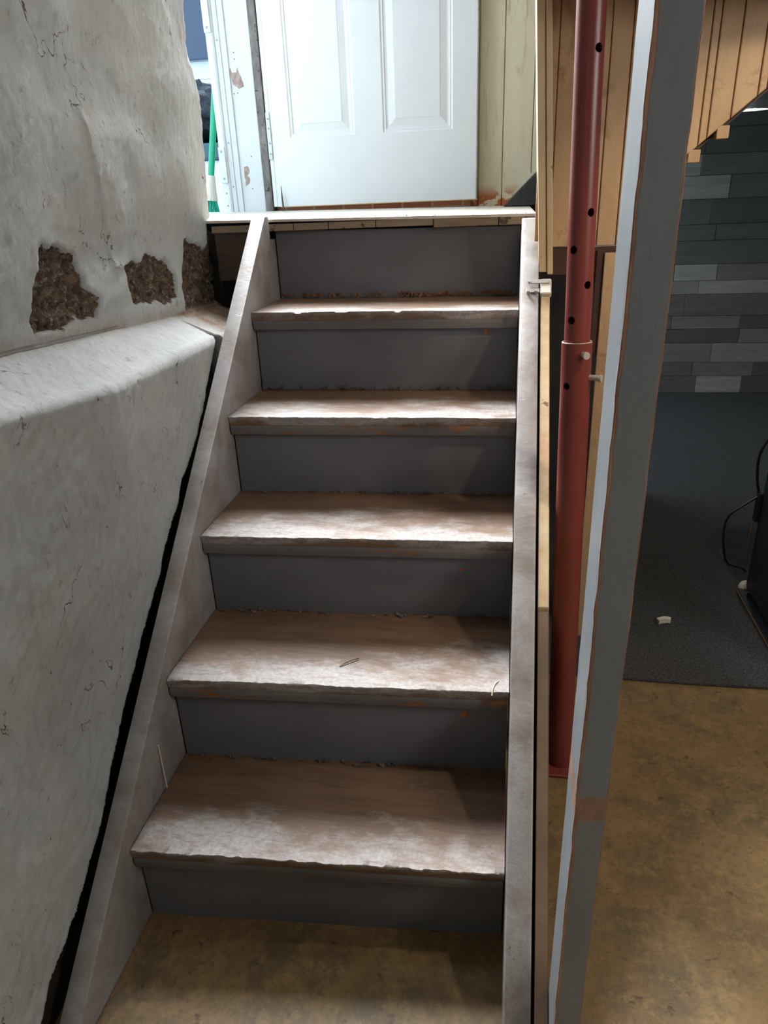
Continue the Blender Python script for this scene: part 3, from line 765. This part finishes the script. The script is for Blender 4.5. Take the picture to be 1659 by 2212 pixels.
# ------------------------------------------------------------------ red adjustable steel post
jb = Vector((0.835, 0.55, 0.0)); jt = Vector((0.799, 0.62, 1.603)); ax = (jt-jb).normalized()
jack = thing('steel_jack_post', 'dark red telescoping steel post with bolt holes beside the stairs', 'post', tuple(jb))
def hollow(p0, p1, ro, ri, n=48):
    bm = bmesh.new(); rings = []
    a0 = ax.orthogonal().normalized(); b0 = ax.cross(a0)
    M_ = 40
    for r_ in (ro, ri):
        g = []
        for i in range(M_+1):
            c_ = p0+(p1-p0)*(i/M_)
            g.append([bm.verts.new(c_+(a0*math.cos(2*math.pi*k/n)+b0*math.sin(2*math.pi*k/n))*r_) for k in range(n)])
        rings.append(g)
    for gi, g in enumerate(rings):
        for a, b_ in zip(g, g[1:]):
            for k in range(n):
                f = (a[k], a[(k+1) % n], b_[(k+1) % n], b_[k]); bm.faces.new(f if gi == 0 else f[::-1])
    for e in (0, -1):
        for k in range(n):
            f = (rings[0][e][k], rings[0][e][(k+1) % n], rings[1][e][(k+1) % n], rings[1][e][k]); bm.faces.new(f[::-1] if e == 0 else f)
    bmesh.ops.recalc_face_normals(bm, faces=bm.faces)
    return bm
def axis_at(z): return jb+ax*(z/ax.z)
def drill(o, holes, r_):
    cut = bmesh.new()
    for c_, dr in holes: merge(cut, cyl_bm(c_, dr, r_, 0.03, 20))
    me = bpy.data.meshes.new('cut'); cut.to_mesh(me); cut.free()
    co = bpy.data.objects.new('cut', me); COL.objects.link(co)
    co.location = Vector(o['_w'])*0
    bpy.context.view_layer.update()
    md = o.modifiers.new('holes', 'BOOLEAN'); md.operation = 'DIFFERENCE'; md.solver = 'EXACT'; md.object = co
    dg = bpy.context.evaluated_depsgraph_get(); dg.update()
    nm = bpy.data.meshes.new_from_object(o.evaluated_get(dg), depsgraph=dg)
    o.modifiers.clear(); o.data = nm
    bpy.data.objects.remove(co); bpy.data.meshes.remove(me)
    for p in nm.polygons: p.use_smooth = True
    nm.set_sharp_from_angle(angle=math.radians(30))
camp = Vector((0.6789, -0.8801, 1.3172))
def hole(z, f):  # f: lateral fraction of radius seen from the stairs' foot
    c_ = axis_at(z); tow = (camp-c_); tow.z = 0; tow.normalize(); lat = Vector((-tow.y, tow.x, 0))
    dr = (tow*math.sqrt(1-f*f)+lat*f).normalized(); return c_+dr*0.012, dr
upper = link_mesh('inner_tube', hollow(axis_at(0.985), axis_at(2.12), 0.0252, 0.0215), MAT['red'], jack)
drill(upper, [hole(1.271, 0.62), hole(1.207, -0.55), hole(1.144, 0.62), hole(1.079, -0.50), hole(1.40+.13, .62)], 0.0075)
lower = link_mesh('outer_tube', hollow(axis_at(0.008), axis_at(1.034), 0.0298, 0.0256), MAT['red'], jack)
drill(lower, [hole(0.951, -0.58)], 0.0075)
# lip of the outer tube, pins and base plate
lip = bmesh.new(); a0 = ax.orthogonal().normalized(); b0 = ax.cross(a0)
link_mesh('tube_rim', tube_bm([axis_at(1.0342)+(a0*math.cos(q)+b0*math.sin(q))*0.0282 for q in np.linspace(0, 2*math.pi, 40)], 0.0014, 6, cap=False), MAT['pin'], lower)
for z_, f_, ln in ((1.015, 0.45, 0.026), (0.967, 0.93, 0.036)):
    c_, dr = hole(z_, f_)
    pb = cyl_bm(c_+dr*0.005, dr, 0.0058, ln, 14)
    cyl(pb, c_+dr*(0.005+ln-0.004), dr, 0.0072, 0.005, 14)
    tag(link_mesh('pin', pb, MAT['pin'], jack, autosmooth=40), 'pale steel pin')
bp = box_bm((jb.x-0.055, jb.y-0.055, 0.0), (jb.x+0.055, jb.y+0.055, 0.008), 0.002)
link_mesh('base_plate', bp, MAT['red'], jack)

# ------------------------------------------------------------------ landing door
door = thing('door_1', 'white six panel door standing open on the landing', 'door', (0.094, 2.42, 1.283), kind='structure')
def door_leaf():
    bm = bmesh.new()
    X = [-0.334, -0.254, 0.024, 0.142, 0.428, 0.523]; Z = [1.283, 1.545, 2.19, 2.33, 2.93, 3.04, 3.19, 3.29]
    F = 2.40
    for i in range(5):
        for j in range(7):
            x0, x1, z0, z1 = X[i], X[i+1], Z[j], Z[j+1]
            if i in (1, 3) and j in (1, 3, 5):
                rings = [(0, 0), (0.006, 0.004), (0.012, 0.0035), (0.016, 0.008), (0.024, 0.0085), (0.028, 0.0075), (0.050, 0.0025), (0.052, 0.0012)]
                pr = None
                for ins, dp in rings:
                    r_ = [bm.verts.new((a, F+dp, c_)) for a, c_ in ((x0+ins, z0+ins), (x1-ins, z0+ins), (x1-ins, z1-ins), (x0+ins, z1-ins))]
                    if pr:
                        for q in range(4): bm.faces.new((pr[q], pr[(q+1) % 4], r_[(q+1) % 4], r_[q]))
                    pr = r_
                bm.faces.new(pr)
            else:
                bm.faces.new([bm.verts.new(p) for p in ((x0, F, z0), (x1, F, z0), (x1, F, z1), (x0, F, z1))])
    bmesh.ops.remove_doubles(bm, verts=bm.verts, dist=1e-5)
    x0, x1, z0, z1, B = X[0], X[-1], Z[0], Z[-1], 2.443
    ring = [e for e in bm.edges if e.is_boundary]
    ex = bmesh.ops.extrude_edge_only(bm, edges=ring)
    for v in [g for g in ex['geom'] if isinstance(g, bmesh.types.BMVert)]: v.co.y = B
    bmesh.ops.holes_fill(bm, edges=[e for e in bm.edges if e.is_boundary], sides=0)
    return bm
link_mesh('leaf', door_leaf(), MAT['door'], door)
tag(link_mesh('door_edge_strip', box_bm((0.5232, 2.4005, 1.285), (0.5275, 2.443, 3.29), 0.0008, 1), MAT['door_edge'], door), 'worn grey latch edge')
link_mesh('door_sweep', box_bm((-0.32, 2.397, 1.2795), (0.532, 2.41, 1.2835), 0.001, 1), MAT['trim'], door)
hb = box_bm((-0.352, 2.3935, 1.468), (-0.3345, 2.3995, 1.645), 0.002, 1)
hg = link_mesh('hinge', hb, MAT['jamb'], door)
for z_ in (1.49, 1.53, 1.585, 1.62): link_mesh('screw', cyl_bm((-0.342, 2.3945, z_), (0, -1, 0), 0.004, 0.0022, 10), MAT['screw'], hg)
link_mesh('hinge_edge', box_bm((-0.351, 2.400, 1.283), (-0.335, 2.440, 3.29), 0.001, 1), MAT['door'], door)

fr = thing('door_2', 'white outside doorway jamb with chipped paint left of the white door', 'door frame', (-0.45, 2.42, 1.265), kind='structure')
link_mesh('jamb', box_bm((-0.489, 2.40, 1.262), (-0.388, 2.47, 3.29), 0.003), MAT['jamb'], fr)
link_mesh('seal', box_bm((-0.387, 2.394, 1.265), (-0.3545, 2.45, 3.28), 0.004), MAT['seal'], fr)
def chip(poly, y=2.3985):
    return prism_bm(poly, 'y', y, y+0.003)
def ragged(pts, seed, amp=0.004, n=5):
    R_ = random.Random(seed); out = []
    for (a, b_) in zip(pts, pts[1:]+pts[:1]):
        for i in range(n):
            t = i/n; out.append((a[0]+(b_[0]-a[0])*t+R_.uniform(-amp, amp), a[1]+(b_[1]-a[1])*t+R_.uniform(-amp, amp)))
    return out
for pts, sd in (([(-0.487, 1.80), (-0.482, 1.815), (-0.478, 1.797), (-0.462, 1.795), (-0.455, 1.812), (-0.448, 1.79), (-0.438, 1.77), (-0.435, 1.742), (-0.455, 1.735), (-0.47, 1.748), (-0.484, 1.765)], 3), ([(-0.468, 1.447), (-0.455, 1.45), (-0.448, 1.43), (-0.458, 1.41), (-0.45, 1.40), (-0.455, 1.378), (-0.472, 1.372), (-0.468, 1.395), (-0.474, 1.41)], 4)):
    tag(link_mesh('bare_patch', chip(ragged(pts, sd, 0.003, 2)), MAT['bare_jamb'], fr), 'bare wood where paint chipped off')
for x_, z_ in ((-0.462, 1.865), (-0.461, 1.842), (-0.478, 1.72), (-0.462, 1.722), (-0.44, 1.36), (-0.432, 1.485)):
    link_mesh('nail_hole', cyl_bm((x_, 2.3985, z_), (0, -1, 0), 0.0022, 0.0024, 8), MAT['seal'], fr)

sd = thing('storm_door_rail', 'white metal storm door side rail with screwed hinge plates', 'door rail', (-0.53, 2.40, 1.265))
bm = bmesh.new()
prof = [(-0.570, 2.398), (-0.569, 2.388), (-0.560, 2.386), (-0.557, 2.381), (-0.550, 2.377), (-0.540, 2.377), (-0.533, 2.381), (-0.531, 2.386), (-0.513, 2.387), (-0.511, 2.392), (-0.488, 2.392), (-0.4865, 2.399)]
link_mesh('rail', prism_bm(prof, 'z', 1.266, 3.28), MAT['alu'], sd)
for z0, z1 in ((1.385, 1.525), (1.935, 2.075), (2.75, 2.89)):
    hp = link_mesh('hinge_plate', box_bm((-0.567, 2.369, z0), (-0.538, 2.378, z1), 0.002), MAT['alu'], sd)
    for z_ in (z0+0.018, z1-0.018): link_mesh('screw', cyl_bm((-0.553, 2.3695, z_), (0, -1, 0), 0.0048, 0.0026, 12), MAT['screw'], hp)
for x_, z_ in ((-0.553, 1.345), (-0.553, 1.295), (-0.523, 1.37), (-0.523, 1.54), (-0.523, 1.91)):
    link_mesh('screw', cyl_bm((x_, 2.3875 if x_ > -0.53 else 2.378, z_), (0, -1, 0), 0.004, 0.0026, 12), MAT['screw'], sd)

tag(link_mesh('wood_splinter', tube_bm([(-0.307, 2.383, 1.366), (-0.3065, 2.382, 1.32), (-0.304, 2.380, 1.266)], [0.001, 0.0035, 0.0042], 6), MAT['twig']), 'dark wood splinter standing upright at the foot of the white door', 'splinter')

# ------------------------------------------------------------------ outside the doorway
struct('porch_floor', box_bm((-3.2, 1.5, 1.10), (-0.58, 5.2, 1.20)), MAT['siding'], 'white porch floor outside the doorway', 'floor')
bm = bmesh.new()
for i in range(14): add_box(bm, (-3.2, 5.10-0.004*(i % 2), 1.2+i*0.12), (0.0, 5.16, 1.2+i*0.12+0.118), 0.003, 1)
struct('wall_porch', bm, MAT['siding'], 'white clapboard wall across the porch', 'wall')
bn = thing('storage_bin', 'white storage bin with lid coloured dark teal for its shadow outside on the porch', 'bin', (-1.25, 3.45, 1.2))
link_mesh('body', box_bm((-1.65, 3.2, 1.2), (-0.80, 3.7, 1.52), 0.02), MAT['white_bin'], bn)
link_mesh('lid', box_bm((-1.68, 3.18, 1.52), (-0.78, 3.72, 1.60), 0.012), MAT['teal'], bn)  # lid colour carries the shadow band on the bin
bm = bmesh.new(); bmesh.ops.create_icosphere(bm, subdivisions=5, radius=1)
vn = VN(91)
for v in bm.verts:
    n_ = v.co.normalized(); h_ = float(vn.fbm(np.array(n_.x*5+n_.z*3), np.array(n_.y*5+n_.z*4), 4))
    rr_ = 1+0.28*h_+0.08*abs(float(vn.fbm(np.array(n_.x*16), np.array(n_.z*16+n_.y*9), 2)))
    v.co = Vector((-1.12+n_.x*0.32*rr_, 3.45+n_.y*0.2*rr_, max(1.601, 1.745+n_.z*0.165*rr_)))
tag(link_mesh('garbage_bag', bm, MAT['bag'], smooth=True), 'crumpled black plastic bag lying on the bin outside', 'bag')
struct('window_1', box_bm((-2.4, 5.05, 2.28), (-1.3, 5.095, 2.75), 0.01), MAT['navy'], 'dark blue window across the porch', 'window')
br_ = thing('broom', 'green handled broom leaning outside the doorway beside the storm door rail', 'broom', (-0.725, 2.60, 1.2))
bb, bt = Vector((-0.703, 2.60, 1.423)), Vector((-0.605, 2.66, 2.05))
link_mesh('handle', tube_bm([bb, bb+(bt-bb)*0.5, bt], 0.0145, 14), MAT['broom'], br_)
link_mesh('ferrule', tube_bm([(-0.718, 2.595, 1.318), (-0.712, 2.597, 1.37), (-0.7035, 2.60, 1.425)], [0.034, 0.026, 0.019], 16), MAT['white_plastic'], br_)
bm = bmesh.new(); R_ = random.Random(9)
for i in range(120):
    a = R_.uniform(0, 2*math.pi); q = math.sqrt(R_.random())
    p0 = Vector((-0.718+0.031*q*math.cos(a), 2.595+0.024*q*math.sin(a), 1.322)); p1 = Vector((-0.722+0.055*q*math.cos(a), 2.595+0.04*q*math.sin(a), 1.2+R_.uniform(0, 0.012)))
    tube_bm([p0, (p0+p1)/2+Vector((R_.uniform(-.003, .003), 0, 0)), p1], 0.0016, 5, bm)
o = link_mesh('bristles', bm, MAT['bristle'], br_); o['kind'] = 'stuff'

# ------------------------------------------------------------------ carpeted upper stairs beginning at the landing
cs = thing('carpeted_stairs', 'charcoal carpeted stairs going up to the right behind the corner trim', 'stairs', (1.2, 2.3, 1.2))
poly = [(0.640, 1.253), (0.765, 1.372)]
x, z = 0.765, 1.372
for i in range(3):
    poly += [(x+0.215, z), (x+0.225, z+0.185)]; x += 0.225; z += 0.185
poly += [(x+0.02, z), (x+0.02, z-0.12), (1.02, 1.372), (0.92, 1.253)]
link_mesh('carpet_run', prism_bm(poly, 'y', 2.16 if 0 else 2.20, 2.448, 0.004, 2), MAT['carpet'], cs)
link_mesh('skirt_board', prism_bm([(0.630, 1.253), (0.640, 1.253), (0.765, 1.3735), (1.9, 1.3735+0.93*1.135), (1.9, 1.395+0.93*1.135), (0.76, 1.386)], 'y', 2.449, 2.459), MAT['pale_panel'], cs)

# ------------------------------------------------------------------ basement right side
vn = VN(61); bm = bmesh.new()
x0, x1, y0, y1, rc = 0.45, 1.50, 0.905, 4.13, 0.075
poly = [(x0, y0)]+[(x, y0+0.003*math.sin(x*9)) for x in np.linspace(0.5, x1-rc, 14)]
poly += [(x1-rc+rc*math.sin(a), y0+rc-rc*math.cos(a)) for a in np.linspace(0.2, math.pi/2, 7)]
poly += [(x1, 1.0), (2.9, 1.0), (2.9, y1), (x0, y1)]
tag(link_mesh('carpet', prism_bm(poly, 'z', 0.0, 0.011, 0.003, 2), MAT['carpet']), 'charcoal carpet laid on the brown concrete floor', 'carpet')
bm = bmesh.new(); bmesh.ops.create_cube(bm, size=1)
for v in bm.verts: v.co = Vector((1.202+v.co.x*0.040*(1.15 if v.co.y > 0 else 0.9), 1.21+v.co.y*0.02+v.co.x*0.006, 0.0115+0.007+v.co.z*0.013))
bmesh.ops.subdivide_edges(bm, edges=bm.edges[:], cuts=3)
for v in bm.verts: v.co += Vector((0, 0, 0.004*math.sin(v.co.x*90)))
lowz = min(v.co.z for v in bm.verts)
for v in bm.verts: v.co.z += 0.0112-lowz
tag(link_mesh('foam_scrap', bm, MAT['white_plastic']), 'small white scrap lying on the charcoal carpet', 'scrap')

ap = thing('appliance', 'black upright appliance at the right edge on the carpet', 'appliance', (1.72, 1.2, 0.011))
link_mesh('body', box_bm((1.492, 0.96, 0.035), (1.95, 1.415, 0.66), 0.03, 4), MAT['black'], ap, autosmooth=40)
link_mesh('base_trim', box_bm((1.475, 0.95, 0.020), (1.97, 1.42, 0.036), 0.004), MAT['black'], ap)
link_mesh('trim_line', box_bm((1.4725, 0.95, 0.028), (1.4752, 1.42, 0.033)), MAT['brown_cord'], ap)
for x_, y_ in ((1.51, 1.43), (1.94, 1.40), (1.94, 0.98), (1.51, 0.98)):
    f_ = bmesh.new(); bmesh.ops.create_uvsphere(f_, u_segments=18, v_segments=12, radius=0.024)
    for v in f_.verts: v.co = Vector((x_-0.004+v.co.x, y_+v.co.y*0.9, 0.0351+v.co.z))
    tag(link_mesh('caster', f_, MAT['white_plastic'], ap, smooth=True), 'white round foot')
link_mesh('clip', box_bm((1.478, 1.385, 0.30), (1.492, 1.41, 0.40), 0.003), MAT['black'], ap)
pts = smooth_path([(1.482, 1.40, 0.385), (1.44, 1.40, 0.35), (1.405, 1.40, 0.315), (1.396, 1.40, 0.265), (1.405, 1.40, 0.195), (1.425, 1.40, 0.14), (1.47, 1.40, 0.125), (1.487, 1.40, 0.11)])
tag(link_mesh('power_cord', tube_bm(pts, 0.0038, 10), MAT['cord'], smooth=True), 'black cord looping out from the side of the black appliance', 'cord')
pts = smooth_path([(1.485, 1.39, 0.60), (1.462, 1.395, 0.53), (1.468, 1.40, 0.45), (1.484, 1.40, 0.39)])
tag(link_mesh('power_cord', tube_bm(pts, 0.0045, 10), MAT['cord'], smooth=True), 'black cord curving upward along the black appliance', 'cord')
pts = smooth_path([(1.487, 1.40, 0.34), (1.478, 1.40, 0.25), (1.484, 1.41, 0.18), (1.490, 1.417, 0.13)])
tag(link_mesh('power_cord', tube_bm(pts, 0.0025, 8), MAT['brown_cord'], smooth=True), 'thin brown wire hanging close to the black appliance', 'cord')

# ceiling lamp beyond the sloping paneling
lp = thing('pendant_lamp', 'small lit dome lamp hanging beyond the sloping paneling', 'lamp', (1.715, 3.0, 1.59))
bm = bmesh.new(); n = 32; prof = [(0.014, 0.095), (0.03, 0.09), (0.055, 0.065), (0.072, 0.03), (0.078, 0.0), (0.075, 0.0), (0.068, 0.03), (0.052, 0.06), (0.028, 0.084), (0.013, 0.088)]
rings = [[bm.verts.new((1.715+r_*math.cos(2*math.pi*k/n), 3.0+r_*math.sin(2*math.pi*k/n), 1.595+h_)) for k in range(n)] for r_, h_ in prof]
for a, b_ in zip(rings, rings[1:]):
    for k in range(n): bm.faces.new((a[k], a[(k+1) % n], b_[(k+1) % n], b_[k]))
bm.faces.new(rings[0]); bm.faces.new(rings[-1][::-1])
link_mesh('shade', bm, MAT['alu'], lp, smooth=True)
bm = bmesh.new(); bmesh.ops.create_uvsphere(bm, u_segments=20, v_segments=14, radius=0.032)
for v in bm.verts: v.co += Vector((1.715, 3.0, 1.625))
link_mesh('bulb', bm, MAT['bulb'], lp, smooth=True)
link_mesh('cord', tube_bm([(1.715, 3.0, 1.685), (1.715, 3.0, 2.0)], 0.004, 8), MAT['cord'], lp)
d = bpy.data.lights.new('pendant_glow', 'SPOT'); d.energy = SHOP_W; d.color = (1, 0.93, 0.8); d.spot_size = math.radians(125); d.spot_blend = 0.3; d.shadow_soft_size = 0.03
o = bpy.data.objects.new('pendant_glow', d); COL.objects.link(o); o.location = (1.715, 3.0, 1.592); o.rotation_euler = (0, 0, 0)
# cleats under the sloping paneling
for x_, zt in ((1.10, 1.386), (1.158, 1.434)):
    tag(link_mesh('cleat', box_bm((x_-0.014, 1.12, zt-0.03), (x_+0.014, 1.16, zt-0.002), 0.002), MAT['panel']), 'small cream wood cleat under the sloping paneling edge, %s' % ('lower one' if x_ < 1.12 else 'higher one'), 'cleat', group='cleats under the paneling')

# ------------------------------------------------------------------ litter on the stairs
def leaf_bits(k, n, seed, mats, hmax, label, xs=(0.02, 0.69)):
    R_ = random.Random(seed); bm = bmesh.new()
    for i in range(n):
        x = R_.uniform(*xs); y = ny(k+1, x)+max(OV[k+1], 0.0215 if k < 5 else 0)-R_.uniform(0.003, 0.012); z = nz(k, x)+0.0012
        m_ = R_.randint(4, 6); c0 = bm.verts.new((x, y, z+R_.uniform(0.001, hmax*0.4))); ring = []
        s_ = R_.uniform(0.004, 0.011)
        for j in range(m_):
            a = 2*math.pi*j/m_; ring.append(bm.verts.new((x+s_*math.cos(a)*R_.uniform(.5, 1.2), min(y+0.4*s_*math.sin(a), y+0.002), z+R_.uniform(0, hmax))))
        for j in range(m_): bm.faces.new((c0, ring[j], ring[(j+1) % m_]))
    o = link_mesh('litter', bm, mats); tag(o, label, 'litter', 'stuff'); return o
leaf_bits(5, 90, 1, MAT['leaf'], 0.018, 'brown crumbled leaf litter along the back of the top tread')
leaf_bits(4, 46, 2, MAT['dust'], 0.014, 'grey dust fluff along the back of the second tread down')
leaf_bits(3, 40, 3, MAT['dust'], 0.008, 'grey dust fluff along the back of the third tread down')
leaf_bits(2, 46, 4, MAT['dust'], 0.008, 'grey dust fluff along the back of the fourth tread down')
leaf_bits(1, 46, 5, MAT['dust'], 0.008, 'dark dust fluff along the back of the lowest tread')
bm = bmesh.new(); R_ = random.Random(6)
for i in range(46):
    x = R_.uniform(0.15, 0.73); y = ly(x)+R_.uniform(0.002, 0.02); s_ = R_.uniform(0.0015, 0.0055)
    vs_ = [bm.verts.new((x+R_.uniform(-s_, s_), y+R_.uniform(-s_, s_), lzt(x)+0.0005+h_*s_*0.9)) for h_ in (0, 0, 0, 1.4)]
    for tri in ((0, 1, 2), (0, 1, 3), (1, 2, 3), (0, 2, 3)): bm.faces.new([vs_[q] for q in tri])
tag(link_mesh('paint_flakes', bm, MAT['flake']), 'white paint flakes scattered along the landing edge', 'flakes', 'stuff')
tz = 0.4166
tag(link_mesh('twig', tube_bm(smooth_path([(0.349, 0.327, tz-0.0035), (0.366, 0.345, tz-0.0015), (0.384, 0.359, tz-0.0028)]), 0.0011, 6), MAT['twig']), 'short dark twig lying mid tread on the fourth tread down', 'twig')
tag(link_mesh('thread', tube_bm(smooth_path([(0.6675, 0.2745, tz-0.0090), (0.668, 0.290, tz-0.0075), (0.672, 0.310, tz-0.0075), (0.679, 0.322, tz-0.0085)]), 0.0009, 6), MAT['straw']), 'pale thread curled at the right end of the fourth tread down', 'thread')
tag(link_mesh('straw', tube_bm(smooth_path([(0.0012, 0.162, 0.312), (0.004, 0.158, 0.262), (0.0085, 0.151, 0.2085)]), 0.0012, 6), MAT['straw']), 'thin pale straw leaning against the inside of the left stair side', 'straw')

for o in bpy.data.objects:
    if '_w' in o: del o['_w']
